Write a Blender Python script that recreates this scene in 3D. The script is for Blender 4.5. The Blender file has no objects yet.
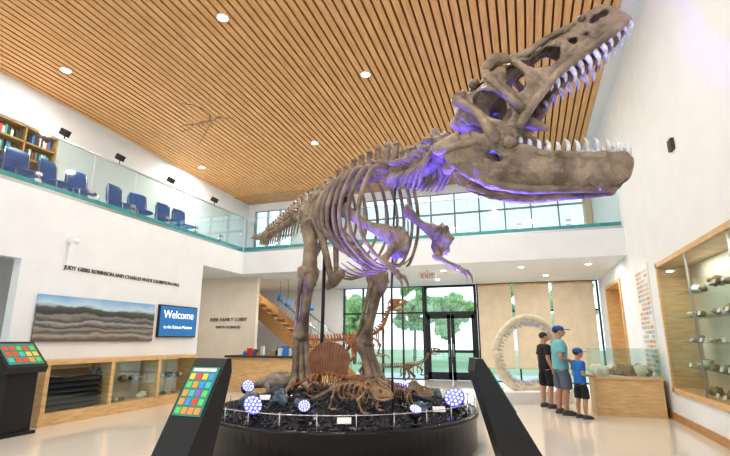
import bpy, bmesh, math, random
from mathutils import Vector, Matrix, noise
random.seed(7)
sc=bpy.context.scene
try:
    sc.view_settings.view_transform='Standard'
    sc.view_settings.exposure=-0.08
    sc.view_settings.look='Medium High Contrast'
except Exception: pass
PSI=math.radians(18.5)
RZ=Matrix.Rotation(PSI,4,'Z')      # exhibit axes are turned 18.5 deg from the building axes

# ------------------------------------------------------------------ materials
def mat(name,col,rough=.5,metal=0,col2=None,scale=5,bump=0,bscale=None,emit=0,ecol=None,stretch=(1,1,1),lo=.35,hi=.65,detail=4,coord='Object',bd=.03):
    m=bpy.data.materials.new(name); m.use_nodes=True
    nt=m.node_tree; b=nt.nodes['Principled BSDF']
    b.inputs['Base Color'].default_value=(*col,1); b.inputs['Roughness'].default_value=rough
    b.inputs['Metallic'].default_value=metal
    tc=nt.nodes.new('ShaderNodeTexCoord'); mp=nt.nodes.new('ShaderNodeMapping')
    mp.inputs['Scale'].default_value=stretch
    nt.links.new(tc.outputs[coord],mp.inputs[0])
    if col2 is None: col2=tuple(min(1,c*.93) for c in col)
    n=nt.nodes.new('ShaderNodeTexNoise'); n.inputs['Scale'].default_value=scale; n.inputs['Detail'].default_value=detail
    nt.links.new(mp.outputs[0],n.inputs['Vector'])
    r=nt.nodes.new('ShaderNodeValToRGB')
    r.color_ramp.elements[0].position=lo; r.color_ramp.elements[1].position=hi
    r.color_ramp.elements[0].color=(*col,1); r.color_ramp.elements[1].color=(*col2,1)
    nt.links.new(n.outputs[0],r.inputs[0]); nt.links.new(r.outputs[0],b.inputs['Base Color'])
    if bump:
        n2=nt.nodes.new('ShaderNodeTexNoise'); n2.inputs['Scale'].default_value=bscale or scale*3; n2.inputs['Detail'].default_value=6
        nt.links.new(mp.outputs[0],n2.inputs['Vector'])
        bp=nt.nodes.new('ShaderNodeBump'); bp.inputs['Strength'].default_value=bump; bp.inputs['Distance'].default_value=bd
        nt.links.new(n2.outputs[0],bp.inputs['Height']); nt.links.new(bp.outputs[0],b.inputs['Normal'])
    if emit:
        b.inputs['Emission Color'].default_value=(*(ecol or col),1); b.inputs['Emission Strength'].default_value=emit
    return m
def glassmat(name,tint=(.93,.98,.97),fac=.08):
    m=bpy.data.materials.new(name); m.use_nodes=True; nt=m.node_tree
    for n in list(nt.nodes): nt.nodes.remove(n)
    o=nt.nodes.new('ShaderNodeOutputMaterial'); t=nt.nodes.new('ShaderNodeBsdfTransparent'); g=nt.nodes.new('ShaderNodeBsdfGlossy')
    mx=nt.nodes.new('ShaderNodeMixShader'); t.inputs[0].default_value=(*tint,1); g.inputs['Roughness'].default_value=.03
    mx.inputs[0].default_value=fac
    nt.links.new(t.outputs[0],mx.inputs[1]); nt.links.new(g.outputs[0],mx.inputs[2]); nt.links.new(mx.outputs[0],o.inputs[0])
    return m
WHITE=mat('white_plaster',(.80,.82,.84),.7,scale=2,col2=(.77,.79,.81))
CREAM=mat('cream_plaster',(.80,.72,.60),.7,scale=2)
WOODC=mat('ceiling_wood',(.80,.48,.225),.5,col2=(.67,.375,.16),scale=6,stretch=(3,.25,3))
WOOD=mat('oak_wood',(.55,.32,.14),.45,col2=(.42,.23,.09),scale=4,stretch=(1,1,8),bump=.05)
WOODL=mat('pale_wood',(.72,.50,.26),.5,col2=(.60,.38,.18),scale=4,stretch=(1,1,6))
DARKGAP=mat('dark_backing',(.13,.065,.03),.9)
BLACK=mat('black_powdercoat',(.018,.018,.02),.4)
BLACKG=mat('black_gloss',(.010,.010,.013),.15)
DGRAY=mat('dark_gray',(.05,.05,.055),.4)
STEEL=mat('brushed_steel',(.5,.5,.5),.3,1)
GLASS=glassmat('clear_glass')
RGLASS=glassmat('railing_glass',(.86,.95,.95),.10)
TEAL=mat('glass_edge_teal',(.05,.27,.28),.2,col2=(.08,.34,.34))
BONE=mat('fossil_bone',(.14,.10,.070),.42,col2=(.37,.275,.19),scale=3.6,bump=.8,bscale=15,lo=.34,hi=.66,detail=7,bd=.045)
BONER=mat('fossil_bone_red',(.26,.10,.04),.55,col2=(.42,.20,.10),scale=8,bump=.4)
BONET=mat('fossil_bone_tan',(.42,.27,.15),.6,col2=(.24,.14,.08),scale=9,bump=.4)
TOOTH=mat('tooth_enamel',(.75,.75,.74),.2,col2=(.45,.40,.36),scale=12)
IVORY=mat('ivory_cast',(.78,.70,.54),.4,col2=(.62,.54,.40),scale=6)
GRAVEL=mat('slag_gravel',(.014,.014,.018),.28,col2=(.05,.05,.062),scale=14)
ROCKB=mat('blue_gray_rock',(.05,.085,.11),.6,col2=(.20,.27,.31),scale=7,bump=.9)
ROCKT=mat('tan_rock',(.45,.31,.19),.7,col2=(.22,.14,.09),scale=7,bump=.8)
WIRE=mat('steel_wire',(.7,.7,.72),.3,.8)
LAMPW=mat('lamp_white',(1,1,.95),.5,emit=14,ecol=(1,.95,.85))
LEDV=mat('led_violet',(.08,.08,.7),.4,emit=1.3,ecol=(.14,.14,1))
LEDW=mat('led_core',(.4,.4,1),.4,emit=2.2,ecol=(.5,.55,1))
def flat(name,c,e=0,r=.5): return mat(name,c,r,emit=e)
RED=flat('tile_red',(.65,.07,.04)); GRN=flat('tile_green',(.10,.42,.12)); YEL=flat('tile_yellow',(.85,.55,.06)); BLU=flat('tile_blue',(.05,.22,.60)); ORG=flat('tile_orange',(.85,.28,.05)); TEA=flat('tile_teal',(.05,.42,.42)); PUR=flat('tile_purple',(.25,.08,.35)); PAPER=flat('paper_white',(.82,.82,.80))
CHAIRB=flat('blue_fabric',(.02,.12,.42))

# ------------------------------------------------------------------ mesh builder
class MB:
    def __init__(s): s.v=[];s.f=[];s.mi=[];s.sm=[];s.M=Matrix.Identity(4)
    def add(s,vs,fs,mi=0,sm=True):
        o=len(s.v); s.v+=[s.M@Vector(v) for v in vs]
        for f in fs: s.f.append([i+o for i in f]); s.mi.append(mi); s.sm.append(sm)
    def box(s,x0,x1,y0,y1,z0,z1,mi=0):
        v=[(x,y,z) for z in(z0,z1) for y in(y0,y1) for x in(x0,x1)]
        s.add(v,[(0,2,3,1),(4,5,7,6),(0,1,5,4),(2,6,7,3),(0,4,6,2),(1,3,7,5)],mi,False)
    def obox(s,c,size,R,mi=0):
        c=Vector(c); a,b,d=[x/2 for x in size]
        v=[c+R@Vector((x,y,z)) for z in(-d,d) for y in(-b,b) for x in(-a,a)]
        s.add(v,[(0,2,3,1),(4,5,7,6),(0,1,5,4),(2,6,7,3),(0,4,6,2),(1,3,7,5)],mi,False)
    def prism(s,poly,axis,a,b,mi=0,sm=False):
        n=len(poly)
        def P(p,t):
            return (t,p[0],p[1]) if axis=='x' else ((p[0],t,p[1]) if axis=='y' else (p[0],p[1],t))
        v=[P(p,a) for p in poly]+[P(p,b) for p in poly]
        f=[tuple(range(n-1,-1,-1)),tuple(range(n,2*n))]+[(i,(i+1)%n,(i+1)%n+n,i+n) for i in range(n)]
        s.add(v,f,mi,sm)
    def tube(s,pts,rad,mi=0,n=8,sub=3,asp=1.0,upv=None,cap=True):
        P=[Vector(p) for p in pts]
        if not isinstance(rad,(list,tuple)): rad=[rad]*len(P)
        rad=list(rad)
        if sub>1 and len(P)>2:
            Q=[];R=[]
            for i in range(len(P)-1):
                p0=P[max(i-1,0)];p1=P[i];p2=P[i+1];p3=P[min(i+2,len(P)-1)]
                for k in range(sub):
                    t=k/sub
                    Q.append(.5*((2*p1)+(p2-p0)*t+(2*p0-5*p1+4*p2-p3)*t*t+(3*p1-p0-3*p2+p3)*t**3))
                    tt=t*t*(3-2*t); R.append(rad[i]*(1-tt)+rad[i+1]*tt)
            Q.append(P[-1]);R.append(rad[-1])
        else: Q=P;R=rad
        t0=(Q[1]-Q[0]).normalized(); t1=(Q[-1]-Q[-2]).normalized()
        if cap:
            Q=[Q[0]-t0*R[0]*.6]+Q+[Q[-1]+t1*R[-1]*.6]; R=[R[0]*.45]+R+[R[-1]*.45]
        T=[]
        for i in range(len(Q)):
            a=Q[max(i-1,0)];b=Q[min(i+1,len(Q)-1)]; d=b-a
            T.append(d.normalized() if d.length>1e-9 else t0)
        u=Vector(upv) if upv else (Vector((0,0,1)) if abs(T[0].z)<.9 else Vector((1,0,0)))
        N=(u-T[0]*u.dot(T[0])).normalized()
        vs=[];fs=[]
        for i in range(len(Q)):
            N=(N-T[i]*N.dot(T[i]))
            N=N.normalized() if N.length>1e-9 else T[i].orthogonal().normalized()
            B=T[i].cross(N)
            for k in range(n):
                a=2*math.pi*k/n
                vs.append(Q[i]+N*math.cos(a)*R[i]+B*math.sin(a)*R[i]*asp)
        m=len(Q)
        for i in range(m-1):
            for k in range(n):
                fs.append((i*n+k,i*n+(k+1)%n,(i+1)*n+(k+1)%n,(i+1)*n+k))
        fs.append(tuple(range(n-1,-1,-1))); fs.append(tuple(range((m-1)*n,m*n)))
        s.add(vs,fs,mi)
    def cyl(s,a,b,r,mi=0,n=12,r2=None): s.tube([a,b],[r,r if r2 is None else r2],mi,n,1,cap=False)
    def ell(s,c,r,mi=0,R=None,seg=12,rings=8,nz=0,ns=3):
        if not isinstance(r,(list,tuple)): r=(r,r,r)
        c=Vector(c);vs=[];fs=[]
        R=R or Matrix.Identity(3)
        off=Vector((random.random()*50,0,0))
        for i in range(rings+1):
            th=math.pi*i/rings
            for k in range(seg):
                ph=2*math.pi*k/seg
                d=Vector((math.sin(th)*math.cos(ph),math.sin(th)*math.sin(ph),math.cos(th)))
                q=1+(nz*noise.noise(d*ns+off) if nz else 0)
                vs.append(c+R@Vector((d.x*r[0]*q,d.y*r[1]*q,d.z*r[2]*q)))
        for i in range(rings):
            for k in range(seg):
                fs.append((i*seg+k,(i+1)*seg+k,(i+1)*seg+(k+1)%seg,i*seg+(k+1)%seg))
        s.add(vs,fs,mi)
    def loft(s,rings,mi=0,n=20):
        vs=[];fs=[]
        for (cx,cy,cz,rx,ry) in rings:
            for k in range(n):
                a=2*math.pi*k/n; vs.append((cx+rx*math.cos(a),cy+ry*math.sin(a),cz))
        m=len(rings)
        for i in range(m-1):
            for k in range(n): fs.append((i*n+k,i*n+(k+1)%n,(i+1)*n+(k+1)%n,(i+1)*n+k))
        fs.append(tuple(range(n-1,-1,-1))); fs.append(tuple(range((m-1)*n,m*n)))
        s.add(vs,fs,mi)
    def bone(s,a,b,rm,re,bow=(0,0,0),mi=0,n=10):
        a=Vector(a);b=Vector(b);w=Vector(bow)
        s.tube([a,a.lerp(b,.12)+w*.3,a.lerp(b,.35)+w*.9,a.lerp(b,.65)+w*.9,a.lerp(b,.88)+w*.3,b],[re,re*.85,rm,rm*.95,re*.8,re],mi,n,3)
    def blade(s,p0,p1,wd,w0,w1,td,t0,t1,mi=0):
        p0=Vector(p0);p1=Vector(p1);wd=Vector(wd);td=Vector(td)
        vs=[]
        for p,w,t in((p0,w0,t0),(p1,w1,t1)):
            for a,b in((-1,-1),(1,-1),(1,1),(-1,1)): vs.append(p+wd*w*a/2+td*t*b/2)
        s.add(vs,[(3,2,1,0),(4,5,6,7),(0,1,5,4),(1,2,6,5),(2,3,7,6),(3,0,4,7)],mi,False)
    def plate(s,outline,holes,res,wf,th,O,e,h,l,side,mi=0,rug=.0):
        xs=[p[0] for p in outline]; ys=[p[1] for p in outline]
        x0,x1,y0,y1=min(xs),max(xs),min(ys),max(ys)
        nx=int((x1-x0)/res)+2; ny=int((y1-y0)/res)+2
        def inside(x,y):
            c=False;j=len(outline)-1
            for i in range(len(outline)):
                xi,yi=outline[i];xj,yj=outline[j]
                if (yi>y)!=(yj>y) and x<(xj-xi)*(y-yi)/(yj-yi)+xi: c=not c
                j=i
            if not c: return False
            for (cx,cy,rx,ry,an) in holes:
                dx=x-cx;dy=y-cy;ca=math.cos(an);sa=math.sin(an)
                if ((dx*ca+dy*sa)/rx)**2+((-dx*sa+dy*ca)/ry)**2<1: return False
            return True
        cells=[(i,j) for i in range(nx) for j in range(ny) if inside(x0+(i+.5)*res,y0+(j+.5)*res)]
        idx={};pos=[];quads=[]
        def vid(i,j):
            if (i,j) not in idx: idx[(i,j)]=len(pos); pos.append([x0+i*res,y0+j*res])
            return idx[(i,j)]
        for i,j in cells: quads.append((vid(i,j),vid(i+1,j),vid(i+1,j+1),vid(i,j+1)))
        ec={}
        for q in quads:
            for k in range(4):
                a,b=q[k],q[(k+1)%4]; ec.setdefault((min(a,b),max(a,b)),[]).append((a,b))
        be=[v[0] for v in ec.values() if len(v)==1]
        nb={}
        for a,b in be: nb.setdefault(a,[]).append(b); nb.setdefault(b,[]).append(a)
        for it in range(5):
            new={a:(pos[a][0]*.4+.6*sum(pos[k][0] for k in ns)/len(ns),pos[a][1]*.4+.6*sum(pos[k][1] for k in ns)/len(ns)) for a,ns in nb.items()}
            for a,p in new.items(): pos[a]=list(p)
        n=len(pos);vs=[]
        for sgn in(1,-1):
            for a,(x,y) in enumerate(pos):
                t=th*(.45 if a in nb else 1)
                w=max(wf(x,y)+sgn*t,0.002)
                p=O+e*x+h*y+l*(side*w)
                if rug:
                    q=noise.noise(Vector((x*7,y*7,side)))+.6*noise.noise(Vector((x*18,y*18,side+9)))+.3*noise.noise(Vector((x*40,y*40,side)))
                    p=p+l*side*rug*q+h*rug*.5*noise.noise(Vector((x*9,y*9,5)))+e*rug*.5*noise.noise(Vector((x*9,y*9,15)))
                vs.append(p)
        fs=[]
        for q in quads:
            fs.append(q if side<0 else q[::-1]); r=tuple(k+n for k in q); fs.append(r[::-1] if side<0 else r)
        for a,b in be: fs.append((a,b,b+n,a+n))
        s.add(vs,fs,mi)
    def build(s,name,mats,parent=None):
        xs=[v.x for v in s.v];ys=[v.y for v in s.v];zs=[v.z for v in s.v]
        c=Vector(((min(xs)+max(xs))/2,(min(ys)+max(ys))/2,min(zs)))
        me=bpy.data.meshes.new(name); me.from_pydata([v-c for v in s.v],[],s.f)
        for m in mats: me.materials.append(m)
        me.polygons.foreach_set('material_index',s.mi); me.polygons.foreach_set('use_smooth',s.sm)
        me.update()
        o=bpy.data.objects.new(name,me); sc.collection.objects.link(o); o.location=c
        return o
def V3(*a): return Vector(a)

# ------------------------------------------------------------------ room constants
XL,XR,YR,YM=-9.1,2.7,19.5,13.9
XW=-12.6; YF=-5.0
ZS0,ZS1=3.75,4.5
def zc(y): return 8.65-.03*y

m=MB(); m.box(XW-.3,3.6,YF-.3,YR+.2,-.2,0); 
FLOOR=mat('terrazzo_floor',(.66,.61,.53),.08,col2=(.78,.73,.66),scale=60,detail=2)
m.build('floor',[FLOOR])
# slatted timber ceiling
m=MB()
x=XW
while x<XR-.45:
    w=.142
    y0,y1=YF,18.2
    vs=[(x,y0,zc(y0)),(x+w,y0,zc(y0)),(x+w,y1,zc(y1)),(x,y1,zc(y1))]
    vs+=[(a,b,c+.07) for a,b,c in vs]
    m.add(vs,[(0,3,2,1),(4,5,6,7),(0,1,5,4),(1,2,6,5),(2,3,7,6),(3,0,4,7)],0,False)
    x+=.19
xe=x-.04
y0,y1=YF,YR
m.add([(xe,y0,zc(y0)-.02),(XR,y0,zc(y0)-.02),(XR,y1,zc(y1)-.02),(xe,y1,zc(y1)-.02),(xe,y0,zc(y0)+.07),(XR,y0,zc(y0)+.07),(XR,y1,zc(y1)+.07),(xe,y1,zc(y1)+.07)],[(0,3,2,1),(4,5,6,7),(0,1,5,4),(1,2,6,5),(2,3,7,6),(3,0,4,7)],3,False)
y0,y1=YF-.3,YR+.2
m.add([(XW-.3,y0,zc(y0)+.07),(XR+.3,y0,zc(y0)+.07),(XR+.3,y1,zc(y1)+.07),(XW-.3,y1,zc(y1)+.07),(XW-.3,y0,zc(y0)+.3),(XR+.3,y0,zc(y0)+.3),(XR+.3,y1,zc(y1)+.3),(XW-.3,y1,zc(y1)+.3)],[(0,3,2,1),(4,5,6,7),(0,1,5,4),(1,2,6,5),(2,3,7,6),(3,0,4,7)],1,False)
m.box(XW,xe,18.2,YR,zc(18.2)-.02,zc(18.2)+.12,2)
m.build('ceiling',[WOODC,DARKGAP,WOOD,WHITE])
# left side walls
m=MB(); m.box(XW-.2,XW,YF,YR,0,8.95); m.build('wall_left_upper',[WHITE])
m=MB(); m.box(XL-.2,XL,6.38,11.8,0,ZS0); m.box(XL-.2,XL,YF,6.38,3.08,ZS0); m.build('wall_left',[WHITE])
m=MB(); m.box(XW,-8.9,14.6,14.75,0,ZS0); m.build('wall_recess',[CREAM])
# mezzanine slab (L-shaped)
m=MB(); m.prism([(XW,YF),(XL,YF),(XL,YM),(XR,YM),(XR,YR),(XW,YR)],'z',ZS0,ZS1); m.build('mezzanine_floor',[WHITE])
# right wall w/ case niche and doorway
CY0,CY1,CZ0,CZ1=5.6,11.2,.55,3.1
m=MB()
m.box(XR,XR+.7,YF,CY0,0,8.9); m.box(XR,XR+.7,CY0,CY1,0,CZ0); m.box(XR,XR+.7,CY0,CY1,CZ1,8.9)
m.box(XR+.6,XR+.7,CY0,CY1,CZ0,CZ1)
m.box(XR,XR+.7,CY1,15.2,0,8.9); m.box(XR,XR+.7,15.2,17.8,3.3,8.9); m.box(XR,XR+.7,17.8,YR,0,8.9); m.box(XR+.6,XR+.7,15.2,17.8,0,3.3)
m.build('wall_right',[WHITE])
m=MB(); m.box(XR-.02,XR-.001,YF,15.1,0,.14); m.build('baseboard_right',[WOOD])
m=MB()
m.box(XR-.05,XR+.59,15.2,15.3,0,3.3);m.box(XR-.05,XR+.59,17.7,17.8,0,3.3);m.box(XR-.05,XR+.59,15.3,17.7,3.2,3.3);m.box(XR+.5,XR+.59,15.3,17.7,0.005,3.2)
m.build('trim_2',[WOODL])
m=MB(); m.box(XR-.25,XR-.01,YR-.6,YR-.02,ZS1,7.0); m.build('trim_1',[WOODL])
# rear wall
m=MB()
m.box(XW,XR,YR,YR+.2,ZS0,5.0); m.box(XW,XR,YR,YR+.2,7.7,8.3); m.box(XW,-12.2,YR,YR+.2,5,7.7); m.box(-10.2,-6.6,YR,YR+.2,5,7.7); m.box(XR-.1,XR,YR,YR+.2,5,7.7)
m.box(XW,-7.5,YR,YR+.2,0,ZS0)
m.build('wall_rear',[WHITE])
def window(name,x0,x1,z0,z1,nv,hz,y=YR,fr=BLACK,w=.06):
    m=MB()
    for i in range(nv+1):
        x=x0+(x1-x0)*i/nv; m.box(x-w/2,x+w/2,y,y+.14,z0,z1,0)
    for z in [z0,z1]+hz: m.box(x0,x1,y+.01,y+.13,z-w/2,z+w/2,0)
    m.box(x0,x1,y+.06,y+.075,z0,z1,1)
    return m.build(name,[fr,GLASS])
WGRAY=flat('aluminium_frame',(.32,.34,.36))
window('window_1',-6.6,XR-.1,5.0,7.7,9,[5.9,6.8],fr=WGRAY)
window('window_2',-12.2,-10.2,5.0,7.7,3,[6.4],fr=WGRAY)
window('window_3',-7.5,-3.98,0.0,ZS0,4,[2.65])
window('window_4',-1.76,XR-.05,0.0,ZS0,3,[2.65])
# entrance double door
m=MB()
for x in(-3.88,-1.86): m.box(x-.05,x+.05,YR,YR+.15,0,ZS0)
m.box(-3.9,-1.85,YR,YR+.15,2.55,2.68); m.box(-3.9,-1.85,YR,YR+.15,ZS0-.08,ZS0)
for x0 in(-3.84,-2.86):
    x1=x0+.95
    m.box(x0,x0+.13,YR+.03,YR+.1,0.01,2.55);m.box(x1-.13,x1,YR+.03,YR+.1,0.01,2.55);m.box(x0,x1,YR+.03,YR+.1,.01,.3);m.box(x0,x1,YR+.03,YR+.1,2.4,2.55);m.box(x0,x1,YR+.03,YR+.1,1.05,1.15)
    m.box(x0+.1,x1-.1,YR+.055,YR+.065,.3,2.4,1)
m.box(-3.9,-1.85,YR+.055,YR+.065,2.68,ZS0-.05,1)
m.box(-2.98,-2.95,YR-.06,YR+.03,.9,1.4,2);m.box(-2.8,-2.77,YR-.06,YR+.03,.9,1.4,2)
m.build('door_1',[BLACK,GLASS,STEEL])
SHADE=mat('glowing_shade_fabric',(.66,.56,.42),.8,col2=(.60,.50,.37),scale=3,emit=.15)  # weak emission stands in for daylight coming through the cloth
for x0,x1,z0 in((-1.72,-.45,.5),(-.35,.95,.5),(1.05,2.5,.5)):
    m=MB(); m.box(x0,x1,YR-.08,YR-.065,z0,ZS0-.1,0); m.cyl((x0,YR-.07,ZS0-.07),(x1,YR-.07,ZS0-.07),.045,1); m.cyl((x0,YR-.072,z0),(x1,YR-.072,z0),.015,1)
    m.build('roller_shade',[SHADE,WOODL])
# unseen mullioned front, added behind viewer to let daylight into the room
window('added_front_window',XW,XR,0.0,8.7,10,[3.0,5.8],y=YF-.2)
# exterior
LAWN=mat('lawn',(.32,.42,.20),.9,col2=(.42,.50,.28),scale=.3)
m=MB(); m.box(-60,60,26,90,-.35,-.2); m.build('lawn',[LAWN])
PAVE=mat('pavement',(.66,.64,.60),.9)
m=MB(); m.box(-60,60,YR+.25,26,-.35,-.2); m.build('street_pavement',[PAVE])
LEAF=mat('foliage',(.14,.28,.07),.8,col2=(.46,.60,.28),scale=6,bump=.8)
BARK=mat('bark',(.16,.12,.08),.9)
for i,(tx,ty,h) in enumerate([(-17,38,5.8),(-12.2,34,4.8),(-9.0,40,6.6),(-5.2,36,4.8),(-1.2,42,6.2),(3,38,5.6)]):
    m=MB(); m.tube([(tx,ty,-.1),(tx+.1,ty,h*.4),(tx-.05,ty,h*.65)],[.15,.11,.08],1)
    for k in range(30):
        a=random.random()*6.28; rr=random.uniform(.2,1.7)
        m.ell((tx+rr*math.cos(a),ty+rr*math.sin(a),h*random.uniform(.42,.95)),random.uniform(.3,.62),0,seg=12,rings=8,nz=.6,ns=3)
    m.build('tree',[LEAF,BARK])

# ------------------------------------------------------------------ glass railings
def railing(name,a,b,n):
    m=MB(); a=Vector(a);b=Vector(b);d=(b-a).normalized(); L=(b-a).length
    R=Matrix(((d.x,-d.y,0),(d.y,d.x,0),(0,0,1)))
    for i in range(n):
        c=a+d*(L*(i+.5)/n); m.obox(c+V3(0,0,.63),(L/n-.03,.02,1.2),R,0)
    for i in range(n+1):
        c=a+d*(L*i/n); 
        if 0<i<n:
            for z in(.2,.34): m.obox(c+V3(0,0,z),(.14,.06,.06),R,1)
    c=(a+b)/2
    m.obox(c+V3(0,0,.04),(L,.06,.09),R,1)
    m.obox(c+V3(0,0,.10),(L,.024,.18),R,2)
    m.obox(c+V3(0,0,1.25),(L,.04,.03),R,1)
    return m.build(name,[RGLASS,STEEL,TEAL])
railing('glass_railing',(XL-.08,-1,ZS1),(XL-.08,YM+.05,ZS1),12)
railing('glass_railing',(XL-.04,YM+.1,ZS1),(XR-.03,YM+.1,ZS1),9)
# mezzanine furniture
def chair(x,y,z,rot):
    m=MB(); m.M=Matrix.Translation((x,y,z))@Matrix.Rotation(rot,4,'Z')@Matrix.Scale(1.15,4)
    for sx in(-.22,.22):
        m.tube([(sx,-.24,0),(sx,-.2,.45)],.014,1,sub=1,cap=False); m.tube([(sx,.24,0),(sx,.2,.45),(sx,.25,.95)],.014,1,sub=1,cap=False)
    m.ell((0,0,.47),(.27,.26,.05),0,seg=16)
    m.loft([(0,.22,.5,.25,.03),(0,.235,.6,.27,.035),(0,.26,.85,.26,.035),(0,.275,.98,.2,.025)],0)
    m.build('lounge_chair',[CHAIRB,STEEL])
for y in(5.9,6.7,7.5,8.2,9.4,10.1,11.2,11.9): chair(-10.0,y,ZS1,math.radians(90+random.uniform(-15,15)))
for y in(6.5,7.7): 
    m=MB(); m.cyl((-10.9,y,ZS1),(-10.9,y,ZS1+.7),.03,1); m.cyl((-10.9,y,ZS1),(-10.9,y,ZS1+.02),.25,1,20); m.cyl((-10.9,y,ZS1+.7),(-10.9,y,ZS1+.74),.4,0,24); m.build('cafe_table',[WOODL,STEEL])
m=MB(); X0=XW+.02
Y0,Y1=7.2,9.0
BH=2.6;SH=(BH-.05)/6
m.box(X0,X0+.4,Y0,Y0+.04,ZS1,ZS1+BH);m.box(X0,X0+.4,Y1-.04,Y1,ZS1,ZS1+BH);m.box(X0,X0+.03,Y0,Y1,ZS1,ZS1+BH);m.box(X0,X0+.4,Y0+.88,Y0+.92,ZS1,ZS1+BH)
for k in range(7): m.box(X0,X0+.4,Y0,Y1,ZS1+k*SH,ZS1+.04+k*SH)
for k in range(6):
    y=Y0+.06
    while y<Y1-.15:
        w=random.uniform(.03,.07)
        if abs(y-(Y0+.9))>.1 and random.random()>.2: m.box(X0+.05,X0+.3,y,y+w,ZS1+.04+k*SH,ZS1+.04+k*SH+random.uniform(.2,.32),random.choice([1,2,3,3,4,5,5]))
        y+=w+.005
m.build('bookshelf',[WOOD,RED,BLU,PAPER,TEA,DGRAY])
for y in(6.9,8.4,10.2,12.2):
    m=MB(); x=XL-.08; m.cyl((x,y,ZS1+1.265),(x,y,ZS1+1.38),.012); m.obox((x,y,ZS1+1.43),(.2,.12,.14),Matrix.Rotation(.5,3,'Y'),0); m.build('spotlight_fixture',[BLACK])

# ------------------------------------------------------------------ downlights
def downlight(x,y,z,power,spot=None,size=.22):
    m=MB(); m.cyl((x,y,z-.012),(x,y,z+.04),size/2+.03,0,20); m.cyl((x,y,z-.016),(x,y,z-.011),size/2,1,20)
    m.build('recessed_downlight',[PAPER,LAMPW])
    if power:
        L=bpy.data.lights.new('downlight_lamp','AREA'); L.shape='DISK'; L.size=size; L.energy=power; L.color=(1,.95,.88)
        o=bpy.data.objects.new('downlight_lamp',L); o.location=(x,y,z-.03); sc.collection.objects.link(o)
PW=122
for x,y in[(-5.8,7.5),(-10.9,7.95),(-6.5,13.9),(-11.7,14.6),(-1.2,7.3),(-1.2,13.4),(-6.0,1.5),(-1.2,1.5),(-10.9,1.5),(-4.2,-2.5),(.9,-2.0),(-3.5,10.5)]:  # later entries are added fixtures, put in to fill the room with light
    downlight(x,y,zc(y),PW)
for x,y in[(-7.2,15.2),(-4.8,15.2),(-2.4,15.2),(0,15.2),(1.9,15.2),(-10.6,12.6),(-7.2,17.5),(-3.0,17.5),(.8,17.5),(-10.8,17)]:
    downlight(x,y,ZS0,28,size=.16)

# ------------------------------------------------------------------ round platform
PC=RZ@V3(-.36,7.9,0); PR=2.08
m=MB()
prof=[(PR-.06,0),(PR-.06,.05),(PR,.06),(PR,.46),(PR+.03,.47),(PR+.03,.52),(PR-.08,.52),(PR-.08,.40),(0.01,.40)]
n=96;vs=[];fs=[]
for r,z in prof:
    for k in range(n): a=2*math.pi*k/n; vs.append((PC.x+r*math.cos(a),PC.y+r*math.sin(a),z))
for i in range(len(prof)-1):
    for k in range(n): fs.append((i*n+k,i*n+(k+1)%n,(i+1)*n+(k+1)%n,(i+1)*n+k))
m.add(vs,fs,0)
m.build('exhibit_platform',[BLACKG])
def ground(x,y):
    q=Vector((x-PC.x,y-PC.y)); rr=q.length/PR
    return .46+.34*max(0,1-rr**2)**.8 if rr<1 else .46
m=MB();vs=[];fs=[];nr,na=26,90
for i in range(nr+1):
    for k in range(na):
        r=(PR-.085)*i/nr;a=2*math.pi*k/na;x=PC.x+r*math.cos(a);y=PC.y+r*math.sin(a)
        vs.append((x,y,ground(x,y)-.02+.02*noise.noise(Vector((x*4,y*4,0)))))
for i in range(nr):
    for k in range(na): fs.append((i*na+k,(i+1)*na+k,(i+1)*na+(k+1)%na,i*na+(k+1)%na))
m.add(vs,fs,0)
for q in range(7500):
    r=(PR-.12)*math.sqrt(random.random());a=random.random()*6.283;x=PC.x+r*math.cos(a);y=PC.y+r*math.sin(a)
    c=V3(x,y,ground(x,y)-.005); sz=random.uniform(.012,.036)
    R=Matrix.Rotation(random.random()*6,3,'Z')@Matrix.Rotation(random.random()*6,3,'X')
    v=[c+R@(Vector(d)*sz*random.uniform(.6,1.2)) for d in((1,0,0),(-1,0,0),(0,1,0),(0,-1,0),(0,0,.7),(0,0,-.7))]
    m.add(v,[(0,2,4),(2,1,4),(1,3,4),(3,0,4),(2,0,5),(1,2,5),(3,1,5),(0,3,5)],0,False)
m.build('gravel_bed',[GRAVEL])
m=MB();pp=[]
for k in range(28):
    a=2*math.pi*k/28; x=PC.x+(PR-.02)*math.cos(a);y=PC.y+(PR-.02)*math.sin(a)
    m.cyl((x,y,.52),(x,y,.70),.007,0,6); m.ell((x,y,.70),.012,0,seg=6,rings=4)
for k in range(113):
    a=2*math.pi*k/112; pp.append((PC.x+(PR-.02)*math.cos(a),PC.y+(PR-.02)*math.sin(a),.69))
m.tube(pp,.006,0,5,1); m.build('platform_barrier',[WIRE])
for i in range(10):
    r,f,s=[(-1.62,7.05,.15),(-1.2,6.95,.13),(-1.75,7.6,.11),(.85,7.4,.14),(1.1,7.95,.12),(-.1,8.9,.17),(.75,8.3,.13),(-.85,6.65,.11),(.75,6.75,.11),(-1.3,7.4,.13)][i]
    p=RZ@V3(r,f,0); m=MB(); m.ell((p.x,p.y,ground(p.x,p.y)+s*.35),(s,s*.8,s*.65),0,nz=.7,ns=1.6,seg=18,rings=12); m.build('boulder',[ROCKB])

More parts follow.
